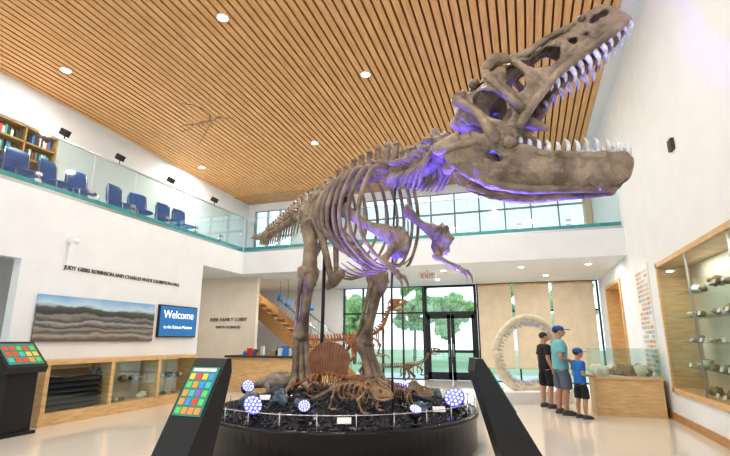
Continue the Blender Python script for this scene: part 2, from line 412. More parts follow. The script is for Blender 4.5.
# ------------------------------------------------------------------ Tyrannosaurus skeleton
def cr_path(P,step):
    P=[Vector(p) for p in P];out=[]
    for i in range(len(P)-1):
        p0=P[max(i-1,0)];p1=P[i];p2=P[i+1];p3=P[min(i+2,len(P)-1)]
        for k in range(20):
            t=k/20; out.append(.5*((2*p1)+(p2-p0)*t+(2*p0-5*p1+4*p2-p3)*t*t+(3*p1-p0-3*p2+p3)*t**3))
    out.append(P[-1])
    res=[out[0]];acc=0
    for a,b in zip(out,out[1:]):
        acc+=(b-a).length
        if acc>=step: res.append(b);acc=0
    return res
Z=V3(0,0,1)
m=MB(); m.M=RZ
HEAD=V3(.52,-.85,0).normalized()
def vert(m,p,t,L,r,hs,tp,back=.35):
    up=(Z-t*Z.dot(t)).normalized(); l=t.cross(up)
    m.tube([p-t*L*.45,p,p+t*L*.45],[r,r*.72,r],0,10,2)
    if hs:
        m.blade(p+up*r*.6,p+up*(r+hs)-t*hs*back,t,L*.75,L*.55,l,r*.5,r*.3,0)
        if r>.06: m.ell(p+up*(r+hs)-t*hs*back,(L*.28,L*.28,r*.35),0,seg=8,rings=6,nz=.4)
    if tp:
        for sd in(-1,1): m.tube([p+up*r*.6,p+up*r*.9+l*sd*tp-t*tp*.2],[r*.42,r*.28],0,6,1)
# tail
tail=cr_path([(-3.05,12.5,4.25),(-2.6,11.6,4.05),(-2.15,10.6,3.95),(-1.72,9.8,3.95),(-1.29,9.0,3.95),(-.78,8.2,3.93)],.16)
for i,p in enumerate(tail[:-1]):
    q=i/len(tail); t=(tail[i+1]-p).normalized()
    vert(m,p,t,.15,.035+.085*q,.06+.24*q,.03+.18*q,.5)
    if q>.15: m.tube([p-Z*.03,p-Z*(.10+.32*q)-t*.12],[.026,.014],0,6,1)
# trunk
trunk=cr_path([(-.78,8.2,3.93),(-.25,7.4,4.03),(.22,6.6,3.97),(.51,6.1,3.79)],.20)
NT=len(trunk)
for i,p in enumerate(trunk[:-1]):
    t=(trunk[i+1]-p).normalized(); vert(m,p,t,.19,.12,.27,.22,.15)
neck=cr_path([(.51,6.1,3.79),(.68,5.5,3.62),(.83,5.0,3.60),(.97,4.68,3.78)],.15)
for i,p in enumerate(neck[:-1]):
    t=(neck[i+1]-p).normalized(); vert(m,p,t,.155,.125,.17,.2,.1)
    l=t.cross(Z).normalized(); m.ell(p+Z*.06,(.13,.1,.09),0,nz=.4,ns=4)
    for sd in(-1,1): m.tube([p+l*sd*.12-Z*.03,p+l*sd*.19-Z*.13-t*.12,p+l*sd*.16-Z*.22-t*.35],[.04,.03,.012],0,6,2)
# ribs
for i in range(2,NT-1):
    p=trunk[i]; t=(trunk[min(i+1,NT-1)]-p).normalized(); t=V3(t.x,t.y,0).normalized(); l=t.cross(Z)
    q=(i-2)/(NT-3); ln=.72+.66*math.sin(min(1,q*1.15)*math.pi*.62); w=.32+.22*math.sin(q*math.pi*.85)
    for sd in(-1,1):
        L=l*sd; jr=random.uniform(-.02,.02)
        m.tube([p+L*.06+Z*.02,p+L*w*.65+Z*.0-t*.03,p+L*w*1.02-Z*ln*.35-t*(.10+jr),p+L*w*.98-Z*ln*.68-t*(.10+jr),p+L*w*.55-Z*ln*.95+t*.02,p+L*w*.3-Z*ln*1.02+t*.08],[.045,.038,.034,.030,.025,.014],0,8,4,asp=.6)
# gastralia
g0=V3(.42,6.05,2.5);g1=V3(-.25,7.55,2.5)
for k in range(9):
    c=g0.lerp(g1,k/8); l=HEAD.cross(Z)
    for sd in(-1,1): m.tube([c,c+l*sd*.15+Z*.03-HEAD*.05,c+l*sd*.33+Z*.16-HEAD*.13],[.018,.015,.007],0,6,2)
# pelvis
SAC=V3(-.78,8.2,3.80); LAT=HEAD.cross(Z)   # points image-left/near
il=[(-.6,.0),(-.5,.22),(-.1,.32),(.3,.32),(.58,.2),(.64,-.04),(.44,-.16),(.24,-.12),(.2,-.36),(.02,-.24),(-.18,-.34),(-.22,-.12),(-.45,-.16)]
for sd in(-1,1):
    m.plate(il,[],.03,lambda x,y:.19+.05*(.3-y),.04,SAC,HEAD,Z,LAT,sd,0,.045)
    a=SAC+LAT*sd*.2-Z*.25
    m.tube([a+HEAD*.15,a+HEAD*.33-Z*.4-LAT*sd*.08,SAC+HEAD*.5-Z*1.25+LAT*sd*.05],[.11,.07,.06],0,8,4,asp=.7)
    m.tube([a-HEAD*.12,a-HEAD*.4-Z*.4-LAT*sd*.08,SAC-HEAD*.62-Z*1.0+LAT*sd*.04],[.10,.055,.045],0,8,4,asp=.7)
m.tube([SAC+HEAD*.28-Z*1.38,SAC+HEAD*.5-Z*1.3,SAC+HEAD*.78-Z*1.2],[.06,.11,.08],0,10,3,asp=.8)
# legs
def leg(m,hip,knee,ank,met,toed):
    hip,knee,ank,met=map(Vector,(hip,knee,ank,met))
    m.ell(hip,.16,nz=.3); m.bone(hip,knee,.12,.165,HEAD*.07,0,14)
    m.tube([hip+HEAD*.1,hip.lerp(knee,.3)+HEAD*.15],[.08,.05])
    for sd in(-1,1): m.ell(knee+LAT*sd*.085-HEAD*.03,(.11,.12,.14),0,nz=.35); m.ell(ank+LAT*sd*.06,(.085,.095,.095),0,nz=.3)
    m.bone(knee-Z*.03,ank,.085,.14,HEAD*.03,0,12); m.tube([knee+LAT*.12-Z*.05,knee.lerp(ank,.4)+LAT*.13,ank+LAT*.10+Z*.1],[.06,.03,.026])
    m.ell(knee+HEAD*.09-Z*.12,(.085,.085,.16),nz=.3)
    l=toed.cross(Z)
    for k in(-1,0,1):
        a=ank+l*k*.07; b=met+l*k*.11; m.bone(a,b,.056,.078)
        dr=(toed+l*k*.42).normalized(); p=b.copy(); gz=ground(*(RZ@b).to_2d())
        ph=[.18,.15,.12] if k else [.22,.17,.14]
        zz=[.12,.075,.055]
        for j,L in enumerate(ph):
            q=p+dr*L; q.z=gz+zz[j]; m.bone(p,q,.048-.005*j,.068-.007*j); p=q
        m.tube([p,p+dr*.09+Z*.02,p+dr*.17-Z*.035],[.046,.032,.005],0,8,3)
leg(m,(-.99,8.07,3.5),(-.93,7.75,2.62),(-1.08,8.15,1.6),(-1.03,7.95,.93),V3(.35,-.93,0).normalized())
leg(m,(-.57,8.33,3.5),(.22,7.5,2.52),(-.02,7.85,1.52),(.16,7.6,.97),V3(.6,-.8,0).normalized())
# shoulder girdles + arms
def girdle(top,cor,elb,wri,sd):
    top,cor,elb,wri=map(Vector,(top,cor,elb,wri))
    mid=top.lerp(cor,.5)-Z*.03
    m.tube([top,top.lerp(cor,.12),mid,cor.lerp(top,.15),cor],[.12,.09,.06,.11,.15],0,10,4,asp=.4,upv=(0,0,1))
    d=(cor-top).normalized(); R=Matrix((d,LAT,d.cross(LAT))).transposed()
    m.ell(cor+d*.08-Z*.03,(.22,.055,.20),0,R,seg=18,rings=12,nz=.4)
    m.bone(cor+d*.02-Z*.1,elb,.045,.068); m.bone(elb,wri,.026,.042); m.tube([elb+LAT*.035,wri+LAT*.03],[.028,.02],0,6,1)
    dr=(wri-elb).normalized()
    for k in(-1,1):
        q=wri+dr*.09+HEAD*.02+LAT*k*.04-Z*.01; m.bone(wri,q,.02,.028); m.tube([q,q+dr*.06-Z*.03,q+dr*.08-Z*.1],[.024,.016,.003],0,6,3)
girdle((-.30,6.72,3.42),(.36,5.68,2.78),(.22,5.55,2.48),(.36,5.35,2.30),1)
girdle((.62,6.75,3.42),(.96,6.02,2.88),(.92,5.9,2.58),(1.13,5.65,2.40),-1)
# skull
O=V3(.96,4.6,3.89); e=V3(.845,-.26,.465).normalized(); l=e.cross(Z).normalized(); h=l.cross(e).normalized()
topc=[(0,.0),(.06,.10),(.2,.12),(.36,.15),(.48,.20),(.60,.22),(.70,.15),(.82,.17),(.90,.13),(1.15,.16),(1.4,.15),(1.52,.175),(1.66,.19),(1.80,.165),(1.88,.08),(1.92,-.04)]
botc=[(1.91,-.14),(1.82,-.21),(1.66,-.23),(1.45,-.26),(1.26,-.285),(1.08,-.30),(.93,-.32),(.82,-.37),(.70,-.46),(.56,-.51),(.42,-.58),(.34,-.70),(.20,-.72),(.12,-.62),(.13,-.45),(.03,-.28),(-.04,-.13)]
def interp(tab,x):
    if x<=tab[0][0]: return tab[0][1]
    for a,b in zip(tab,tab[1:]):
        if x<=b[0]: return a[1]+(b[1]-a[1])*(x-a[0])/max(1e-6,b[0]-a[0])
    return tab[-1][1]
WT=[(0,.22),(.2,.32),(.5,.32),(.75,.25),(1.0,.165),(1.4,.15),(1.7,.13),(1.85,.085),(1.93,.02)]
def wsk(x,y):
    tp=interp(topc,x); tau=max(0,min(1,(y+.28)/(tp+.28)))
    return interp(WT,x)*(1-tau**3*.93)+.02*math.cos((x-.2)*11)*(1-tau)
holes=[(1.68,.03,.115,.055,.15),(1.00,-.06,.19,.125,.05),(1.31,-.07,.06,.05,.2),(.64,-.13,.09,.20,-.3),(.29,-.28,.12,.235,.3),(.30,.04,.09,.035,0),(.80,.0,.045,.03,.5),(1.46,-.09,.03,.025,0)]
for sd in(-1,1): m.plate(topc+botc,holes,.016,wsk,.020,O,e,h,l,sd,0,.035)
def S(x,y,w): return O+e*x+h*y+l*w
for sd in(-1,1):
    m.tube([S(.2,-.62,sd*.28),S(.45,-.38,sd*.13),S(.9,-.22,sd*.08),S(1.5,-.10,sd*.05)],[.06,.05,.05,.035],0,8,4)
    m.tube([S(.9,-.22,sd*.08),S(.85,-.28,sd*.22)],[.05,.04],0)
    m.tube([S(.42,-.42,sd*.14),S(.52,-.62,sd*.2),S(.60,-.74,sd*.2)],[.05,.06,.03],0,8,3,asp=.6)
    m.tube([S(.46,.14,sd*.2),S(.60,.19,sd*.2),S(.72,.11,sd*.2)],[.05,.07,.04],0,8,3)
    m.tube([S(.80,.12,sd*.13),S(.92,.10,sd*.13),S(1.15,.13,sd*.09),S(1.45,.11,sd*.08)],[.04,.04,.035,.03],0,8,3)
    m.tube([S(.78,-.40,sd*.26),S(.77,-.12,sd*.23),S(.74,.10,sd*.19)],[.045,.035,.045],0,8,3)
    m.tube([S(.50,-.50,sd*.33),S(.45,-.22,sd*.33),S(.44,.10,sd*.24)],[.05,.042,.05],0,8,3)
    m.tube([S(.12,-.62,sd*.33),S(.14,-.3,sd*.33),S(.05,.02,sd*.24)],[.07,.045,.055],0,8,3)
    m.tube([S(.22,-.70,sd*.32),S(.20,-.72,sd*.36)],[.08,.06],0)
    m.tube([S(1.88,-.15,sd*.065),S(1.7,-.21,sd*.13),S(1.5,-.235,sd*.16),S(1.1,-.28,sd*.17),S(.85,-.36,sd*.23)],[.035,.045,.05,.05,.035],0,8,4)
    m.tube([S(.88,-.36,sd*.23),S(.62,-.48,sd*.32),S(.38,-.62,sd*.34)],[.042,.05,.045],0,8,4)
    for (x,y,rr) in((.58,.19,.05),(1.2,.12,.035),(1.35,.10,.03),(1.55,.13,.035),(.95,.10,.04),(.3,.1,.05),(.12,.05,.06)):
        m.ell(S(x,y,sd*interp(WT,x)*.55),rr,0,nz=.8,ns=2)
m.ell(S(.12,-.12,0),(.17,.17,.2),0,nz=.4); m.tube([S(.1,-.1,0),S(.55,.03,0),S(.9,.08,0)],[.12,.1,.05],0,10,3)
m.ell(S(-.03,-.1,0),.08)
def tooth(m,b,d,back,L,r): m.tube([b-d*.03,b+d*L*.4+back*L*.04,b+d*L*.75+back*L*.16,b+d*L+back*L*.38],[r,r*.85,r*.52,r*.1],1,8,2,cap=False)
for sd in(-1,1):
    for k in range(12):
        x=1.86-k*.09; y=interp(sorted(botc),x); w=interp(WT,x)
        L=[.08,.09,.09,.12,.15,.18,.19,.15,.17,.12,.12,.08][k]*random.uniform(.82,1.08)
        tooth(m,S(x,y-.005,sd*w),(-h+l*sd*.05).normalized(),-e,L,.031 if k>3 else .024)
# mandible
O2=V3(.864,4.65,3.39); e2=V3(1.59,-.55,-.26).normalized(); l2=e2.cross(Z).normalized(); h2=l2.cross(e2).normalized()
jt=[(-.03,.02),(.03,.09),(.12,.12),(.2,.17),(.32,.19),(.45,.16),(.58,.14),(.75,.08),(1.0,.04),(1.35,.05),(1.58,.09),(1.69,.08),(1.73,.01)]
jb=[(1.72,-.10),(1.63,-.21),(1.48,-.29),(1.25,-.31),(1.0,-.30),(.8,-.32),(.62,-.36),(.42,-.34),(.25,-.25),(.08,-.16)]
WJ=[(0,.31),(.4,.33),(.8,.24),(1.2,.165),(1.5,.12),(1.66,.07),(1.73,.015)]
def wj(x,y): return interp(WJ,x)*(1 if y>-.12 else max(.55,1-(-.12-y)*1.4))+.018*math.sin(y*24)
for sd in(-1,1): m.plate(jt+jb,[(.50,-.06,.08,.04,-.2),(.2,.03,.03,.03,0)],.016,wj,.032,O2,e2,h2,l2,sd,0,.035)
def J(x,y,w): return O2+e2*x+h2*y+l2*w
m.tube([J(1.66,-.0,0),J(1.5,-.14,0),J(1.3,-.2,0)],[.06,.08,.05],0,8,3)
for sd in(-1,1):
    m.tube([J(1.70,.03,sd*.05),J(1.4,.02,sd*.135),J(1.0,.01,sd*.2),J(.7,.05,sd*.26)],[.035,.042,.04,.03],0,8,4)
    m.tube([J(.02,.0,sd*.32),J(.3,.06,sd*.345),J(.6,.06,sd*.30),J(.78,.01,sd*.26)],[.05,.045,.04,.02],0,8,3)
    m.tube([J(1.58,-.25,sd*.05),J(1.2,-.29,sd*.12),J(.7,-.33,sd*.19),J(.2,-.20,sd*.26)],[.04,.045,.05,.035],0,8,4)
    m.tube([J(-.06,.0,sd*.3),J(.14,.10,sd*.31)],[.07,.08])
    for k in range(12):
        x=1.68-k*.086; y=interp(jt,x); w=interp(WJ,x)
        L=[.08,.11,.13,.13,.14,.11,.12,.09,.10,.08,.07,.06][k]*random.uniform(.85,1.1)
        tooth(m,J(x,y+.02,sd*w),h2,-e2,L,.027)
# steel armature
m.tube([(-.75,8.2,.6),(-.72,8.15,2.0),(-.7,8.1,3.7)],.03,2,8,2)
m.tube([(.35,6.25,.58),(.35,6.2,2.2),(.42,6.1,3.7)],.014,2,8,2)
m.build('tyrannosaurus_skeleton',[BONE,TOOTH,BLACK])

# ------------------------------------------------------------------ smaller skeletons
def small_theropod(name,x,y,z,rot,S_,mt,headup=0):
    m=MB(); m.M=Matrix.Translation((x,y,z))@Matrix.Rotation(rot,4,'Z')@Matrix.Scale(S_,4)
    sp=cr_path([(-2.1,.1,1.15),(-1.2,0,1.02),(-.5,0,1.0),(0,0,1.05),(.5,0,1.12),(.78,0,1.28),(.9,0,1.5),(1.02,0,1.66+headup)],.075)
    N=len(sp)
    for i in range(N-1):
        t=(sp[i+1]-sp[i]).normalized(); q=i/N; r=.012+.032*math.sin(min(1,q*1.25)*math.pi*.62)
        vert(m,sp[i],t,.07,r,.03+.08*math.sin(q*math.pi),.05*math.sin(q*math.pi))
        if .52<q<.82 and i%2==0:
            for sd in(-1,1):
                p=sp[i]; m.tube([p,p+V3(0,sd*.13,-.02),p+V3(-.03,sd*.17,-.2),p+V3(.0,sd*.06,-.38)],[.018,.016,.014,.008],0,6,3)
        if q<.45: m.tube([sp[i],sp[i]-V3(.05,0,.06+.14*q)],[.012,.007],0,5,1)
    for sd in(-1,1):
        f=.18*sd
        m.plate([(-.25,0),(-.1,.13),(.15,.13),(.28,0),(.05,-.12),(-.05,-.12)],[],.03,lambda a,b:.07,.012,V3(0,0,1.0),V3(1,0,0),Z,V3(0,1,0),sd,0)
        m.bone((0,sd*.1,.97),(.22+f*.6,sd*.13,.62),.03,.05); m.bone((.22+f*.6,sd*.13,.62),(-.06+f,sd*.13,.3),.025,.042); m.bone((-.06+f,sd*.13,.3),(.06+f,sd*.13,.06),.022,.034)
        for k in(-1,0,1): m.tube([(.06+f,sd*.13,.06),(.15+f,sd*.13+k*.05,.035),(.26+f,sd*.13+k*.09,.012)],[.024,.018,.005],0,6,2)
        m.tube([(.05,sd*.06,.9),(.2,sd*.03,.7),(.3,0,.58)],[.03,.02,.03],0,6,2); m.tube([(-.05,sd*.06,.9),(-.22,sd*.03,.7),(-.3,0,.62)],[.03,.018,.02],0,6,2)
        m.tube([(.35,sd*.15,1.12),(.55,sd*.17,.98),(.65,sd*.15,.88)],[.025,.02,.04],0,6,2)
        m.bone((.65,sd*.15,.88),(.58,sd*.17,.7),.018,.03); m.bone((.58,sd*.17,.7),(.76,sd*.16,.66),.014,.022)
        for k in(-1,1): m.tube([(.76,sd*.16,.66),(.85,sd*.16+k*.02,.64),(.87,sd*.16+k*.02,.58)],[.012,.01,.003],0,5,2)
        Os=V3(.98,0,1.70+headup)
        m.plate([(0,0),(.06,.08),(.22,.09),(.4,.05),(.46,0),(.45,-.03),(.2,-.07),(.1,-.14),(.02,-.12)],[(.28,.0,.06,.03,0),(.13,.01,.035,.04,0),(.05,-.04,.02,.04,0)],.014,lambda a,b:max(.01,.09*(1-a*1.7)),.012,Os,V3(1,0,.05).normalized(),Z,V3(0,1,0),sd,0)
        m.tube([Os+V3(.04,sd*.08,-.14),Os+V3(.2,sd*.06,-.17),Os+V3(.42,sd*.02,-.13)],[.018,.025,.015],0,6,2)
        for k in range(8):
            b=Os+V3(.42-k*.03,sd*(.02+.006*k),-.035-.004*k); m.tube([b,b-V3(.005,0,.03)],[.007,.002],0,4,1)
    m.build(name,[mt])
def P_(r,f): 
    v=RZ@V3(r,f,0); return v.x,v.y
# reddish theropod behind on its own plinth
x,y=P_(-.25,12.4)
m=MB(); m.box(x-.9,x+.9,y-.8,y+.8,0,.45); m.build('exhibit_plinth',[BLACK])
small_theropod('theropod_skeleton',x-.1,y+.1,.45,math.radians(-12),1.1,BONER,.12)
x,y=P_(.75,8.75); small_theropod('raptor_skeleton',x,y,ground(x,y)-.01,math.radians(10),.42,BONET)
def quad_skel(name,x,y,z,rot,S_,mt,sail=0,frill=False):
    m=MB(); m.M=Matrix.Translation((x,y,z))@Matrix.Rotation(rot,4,'Z')@Matrix.Scale(S_,4)
    sp=cr_path([(-1.5,.15,.12),(-1.0,.05,.3),(-.5,0,.5),(0,0,.58),(.45,0,.5),(.7,0,.48)],.07); N=len(sp)
    for i in range(N-1):
        t=(sp[i+1]-sp[i]).normalized(); q=i/N; r=.014+.03*min(1,q*1.6)
        vert(m,sp[i],t,.062,r,.05,.05*q)
        if .42<q<.9 and i%2==0:
            for sd in(-1,1):
                p=sp[i]; m.tube([p,p+V3(0,sd*.15,0),p+V3(-.02,sd*.2,-.2),p+V3(.0,sd*.08,-.36)],[.018,.016,.014,.008],0,6,3)
    for sd in(-1,1):
        m.ell((-.5,sd*.1,.46),(.16,.02,.08),0)
        for X,f in((-.5,.1),(.42,-.05)):
            m.bone((X,sd*.12,.42),(X+f,sd*.3,.28),.026,.045); m.bone((X+f,sd*.3,.28),(X+f-.1*(1 if f>0 else -1),sd*.28,.06),.022,.036)
            for k in(-2,-1,0,1,2): 
                b=V3(X+f-.1*(1 if f>0 else -1),sd*.28,.05); m.tube([b,b+V3(.1,k*.03,-.02),b+V3(.17,k*.05,-.04)],[.016,.012,.004],0,5,2)
        m.tube([(.3,sd*.12,.55),(.4,sd*.17,.4),(.45,sd*.1,.3)],[.026,.028,.032],0,8,3,asp=.5)
        Os=V3(.68,0,.46)
        ol=[(0,0),(.05,.12),(.2,.13),(.38,.06),(.48,-.03),(.44,-.1),(.2,-.08),(.05,-.12)]
        if frill: ol=[(-.28,.22),(-.1,.28),(.05,.15),(.2,.12),(.36,.06),(.46,-.04),(.45,-.14),(.36,-.08),(.2,-.09),(.05,-.14),(-.05,-.02)]
        m.plate(ol,[(.18,.03,.045,.045,0),(-.12,.15,.07,.06,0) if frill else (.05,0,.02,.05,0),(.32,-.01,.03,.02,0)],.012,lambda a,b:max(.012,.13*(1-max(0,a)*1.8)),.012,Os,V3(1,0,0),Z,V3(0,1,0),sd,0)
        m.tube([(.7,sd*.12,.34),(.9,sd*.09,.3),(1.1,sd*.02,.34)],[.02,.032,.016],0,8,3,asp=.6)
    if sail:
        K=17; tips=[]
        for k in range(K):
            X=-.55+1.05*k/(K-1); b=V3(X,0,.58); a=math.radians(20*(k/(K-1)*2-1)); H=sail*math.sqrt(max(.1,1-((k/(K-1)-.5)*1.75)**2))
            tp=b+V3(math.sin(a)*H,0,math.cos(a)*H); m.tube([b,tp],[.020,.009],0,6,1); tips.append((b,b.lerp(tp,.97)))
        vs=[];fs=[]
        for b,tp in tips: vs+=[b+V3(0,.004,0),tp+V3(0,.004,0),b-V3(0,.004,0),tp-V3(0,.004,0)]
        for k in range(K-1):
            o=k*4; fs+=[(o,o+4,o+5,o+1),(o+2,o+3,o+7,o+6),(o+1,o+5,o+7,o+3)]
        m.add(vs,fs,1,False)
    m.build(name,[mt,SAIL])
SAIL=mat('sail_membrane',(.16,.065,.03),.6,col2=(.26,.13,.07),scale=6)
x,y=P_(-.52,7.2); quad_skel('dimetrodon_skeleton',x,y,ground(x,y)-.02,math.radians(-8),.55,BONER,sail=.86)
x,y=P_(-.15,6.5); quad_skel('protoceratops_skeleton',x,y,ground(x,y)-.01,math.radians(-20),.56,BONET,frill=True)
x,y=P_(.42,6.8); quad_skel('protoceratops_skeleton',x,y,ground(x,y)-.01,math.radians(5),.46,BONET,frill=True)
# armoured reptile model at back left
m=MB(); x,y=P_(-1.45,8.45); m.M=Matrix.Translation((x,y,ground(x,y)-.02))@Matrix.Rotation(math.radians(20),4,'Z')
m.ell((0,0,.17),(.33,.2,.15),0,nz=.08,ns=8,seg=24,rings=14); m.tube([(-.3,0,.15),(-.5,.03,.1),(-.68,.08,.05)],[.08,.045,.015],0,10,3)
m.tube([(.28,0,.17),(.4,0,.2)],[.08,.06],0); m.ell((.46,0,.2),(.1,.07,.065),0)
for sx in(-.2,.2):
    for sd in(-1,1): m.tube([(sx,sd*.14,.14),(sx+.03,sd*.2,.08),(sx+.04,sd*.2,.02)],[.055,.045,.04],0)
for k in range(26):
    a=random.uniform(-2.9,2.9);b=random.uniform(.1,1.1); m.ell((.3*math.sin(b)*math.cos(a),.18*math.sin(b)*math.sin(a),.17+.15*math.cos(b)),.028,0,seg=6,rings=4)
m.build('ankylosaur_model',[mat('hide_gray',(.20,.17,.14),.7,col2=(.33,.28,.22),scale=9,bump=.6)])
# hanging pterosaur skeleton
m=MB(); m.M=RZ@Matrix.Translation((-3.35,9.0,5.95))@Matrix.Rotation(.2,4,'Z')@Matrix.Rotation(-.25,4,'Y')
m.tube([(-.25,0,0),(0,0,.02),(.2,0,.03)],[.02,.035,.02],0); m.tube([(.2,0,.03),(.3,0,.08),(.36,0,.06)],[.02,.03,.02],0); m.tube([(.36,0,.06),(.62,0,.0)],[.022,.004],0,6,1)
for sd in(-1,1):
    m.tube([(.1,0,.02),(.16,sd*.2,.05),(.05,sd*.42,.08),(-.1,sd*.75,.02),(-.3,sd*1.05,-.08)],[.018,.014,.014,.01,.004],0,6,3)
    m.tube([(-.2,0,0),(-.33,sd*.1,-.05),(-.5,sd*.12,-.08)],[.012,.01,.006],0,6,2)
    for k in range(6): m.tube([(-.1+.05*k,0,.02),(-.1+.05*k,sd*.06,-.03),(-.1+.05*k,sd*.02,-.08)],.005,0,5,2)
for xx in(-.2,.2): m.tube([(xx,0,.02),(xx,0,2.3)],.002,0,4,1)
m.build('pterosaur_skeleton',[BONET])

# ------------------------------------------------------------------ LED floods on platform
def flood(r,f,aim,tgt,power,s=.13,col=(.11,.08,1),cone=50):
    p=RZ@V3(r,f,0); z=ground(p.x,p.y)+.17
    P=V3(p.x,p.y,z); d=(RZ.to_3x3()@Vector(aim)).normalized()
    m=MB(); m.cyl(P-d*.08,P+d*.03,s*.8,0,20,r2=s); m.cyl(P+d*.03,P+d*.035,s*.93,1,20)
    fx=d.orthogonal().normalized(); fy=d.cross(fx)
    for q in range(19):
        rr=0 if q==0 else(.4 if q<7 else .75); a=q*1.047 if q<7 else q*.5236
        c=P+d*.036+fx*rr*s*math.cos(a)+fy*rr*s*math.sin(a); m.cyl(c,c+d*.01,s*.11,2,10)
    m.tube([P,P-V3(0,0,.14)],.02,0,8,1); m.cyl(P-V3(0,0,.16),P-V3(0,0,.14),.07,0,16)
    m.build('led_floodlight',[BLACK,LEDV,LEDW])
    if power:
        T=RZ@Vector(tgt); d=(T-P).normalized()
        L=bpy.data.lights.new('led_flood_lamp','SPOT'); L.energy=power; L.color=col; L.spot_size=math.radians(cone); L.spot_blend=.7; L.shadow_soft_size=.08
        o=bpy.data.objects.new('led_flood_lamp',L); o.location=P+d*.17+V3(0,0,.05); o.rotation_euler=d.to_track_quat('-Z','Y').to_euler(); sc.collection.objects.link(o)
flood(-1.45,6.4,(.5,-.75,.5),(.6,5.6,3.6),1400)
flood(1.28,7.1,(-.3,-.8,.6),(1.6,4.5,3.7),1900,s=.15,cone=44)
flood(-1.95,8.2,(.5,-.7,.5),(-.8,8,3.6),150,s=.11)
flood(.62,6.2,(.2,-.5,.85),(1.5,4.5,3.5),1500,s=.08,cone=52)
flood(.55,7.2,(.1,-.8,.6),(.2,6.6,3.2),350,s=.09)
flood(-.75,6.15,(.1,-.8,.5),(.2,6.6,3.2),350,s=.08)

for r,f in((-1.45,7.15),(-.25,6.02),(1.0,6.75)):
    x,y=P_(r,f); z=ground(x,y); m=MB(); R=(RZ.to_3x3())@Matrix.Rotation(.6,3,'X'); m.obox((x,y,z+.06),(.17,.10,.01),R,0); m.cyl((x,y,z-.02),(x,y,z+.06),.012,1,8); m.build('label_stand',[PAPER,BLACK])

# ------------------------------------------------------------------ kiosks
TILES=[RED,GRN,YEL,BLU,ORG,TEA,PUR,PAPER]
TSCR=[flat('screen_'+n_,c,.6) for n_,c in(('red',(.5,.05,.03)),('green',(.10,.40,.10)),('yellow',(.6,.40,.06)),('blue',(.05,.2,.5)),('orange',(.7,.22,.04)),('teal',(.04,.35,.33)),('purple',(.25,.07,.33)),('white',(.5,.55,.5)))]
SBG=flat('screen_background',(.04,.20,.15),.4)
def kiosk(r,f,face_deg,hgt=1.38,w=.46,lean=.34,foot=-.2):
    m=MB(); p=RZ@V3(r,f,0)
    m.M=Matrix.Translation(p)@Matrix.Rotation(PSI+math.radians(face_deg),4,'Z')   # screen faces local -Y
    prof=[(foot,0),(.14,0),(.14,.05),(.06+lean*.15,.08),(lean+.10,hgt-.12),(lean+.08,hgt),(lean+.02,hgt),(-.12,.55),(-.14,.06),(foot,.04)]
    prof=[(a-.1,b) for a,b in prof]
    m.prism(prof,'x',-w/2,w/2,0)
    a=V3(0,lean-.08,hgt); b=V3(0,-.22,.55); d=(a-b).normalized(); nrm=V3(1,0,0).cross(d); 
    if nrm.y>0: nrm=-nrm
    c=a.lerp(b,.34); R=Matrix((V3(1,0,0),d,V3(1,0,0).cross(d))).transposed()
    m.obox(c+nrm*.006,(w*.84,.46,.012),R,1)
    rn=random.Random(3); q=w/.46
    m.obox(c+nrm*.014+d*.20,(w*.7,.03,.006),R,9)
    for i in range(4):
        for j in range(5):
            m.obox(c+nrm*.014+V3(1,0,0)*(-.135+.09*i)*q+d*(-.185+.08*j),(.065*q,.056,.006),R,2+rn.randrange(7))
    m.build('information_kiosk',[BLACK,SBG]+TSCR)
kiosk(-1.56,4.4,-22,w=.37,lean=.34)
kiosk(1.36,4.7,88,w=.36,lean=.34)
# far-left tall tablet kiosk
m=MB(); X,Y=-8.35,6.1
m.box(X-.25,X+.25,Y-.3,Y+.3,0,.05,1)
m.box(X-.16,X+.16,Y-.26,Y+.26,.05,1.15,1)
m.prism([(X-.28,1.15),(X+.22,1.0),(X+.26,1.1),(X-.2,1.52),(X-.28,1.5)],'y',Y-.36,Y+.36,1)
d=V3(-.46,0,.42).normalized(); nrm=V3(.42,0,.46).normalized(); c=V3(X+.03,Y,1.31); R=Matrix((V3(0,1,0),d,V3(0,1,0).cross(d))).transposed()
m.obox(c+nrm*.008,(.62,.50,.01),R,0)
rn=random.Random(5)
for i in range(5):
    for j in range(3): m.obox(c+nrm*.016+V3(0,1,0)*(-.24+.12*i)+d*(-.15+.14*j),(.085,.095,.006),R,2+rn.choice([1,2,0,4,5,0]))
m.build('information_kiosk',[SBG,BLACK]+TSCR)

# ------------------------------------------------------------------ left wall items
m=MB(); Y0,Y1,F=6.75,11.1,-8.5
m.box(XL+.01,F,Y0,Y1,1.09,1.17,0); m.box(XL+.01,F-.02,Y0,Y1,0,.22,0)
for y in(6.75,8.25,9.65,11.01): m.box(XL+.01,F,y,y+.09,.22,1.09,0)
m.box(XL+.01,XL+.05,Y0,Y1,.22,1.09,3)
m.box(XL+.05,F-.04,8.34,Y1-.1,.62,.64,1)
m.box(F-.03,F-.022,Y0+.09,Y1-.09,.24,1.08,1)
for k in range(7):
    m.obox((F-.22,7.55,.32+k*.1),(.2,1.25,.02),Matrix.Rotation(.7,3,'Y'),4)
for k in range(26):
    y=random.uniform(8.5,10.9); s=random.uniform(.05,.12); z=random.choice([.22,.64]); m.ell((F-.3,y,z+s*.6),(s,s*1.1,s*.7),random.choice([2,2,4,3]),nz=.5,ns=2)
m.build('display_cabinet',[WOODL,GLASS,ROCKT,CREAM,DGRAY])
PANO=bpy.data.materials.new('canyon_panorama'); PANO.use_nodes=True; nt=PANO.node_tree; b=nt.nodes['Principled BSDF']; b.inputs['Roughness'].default_value=.3
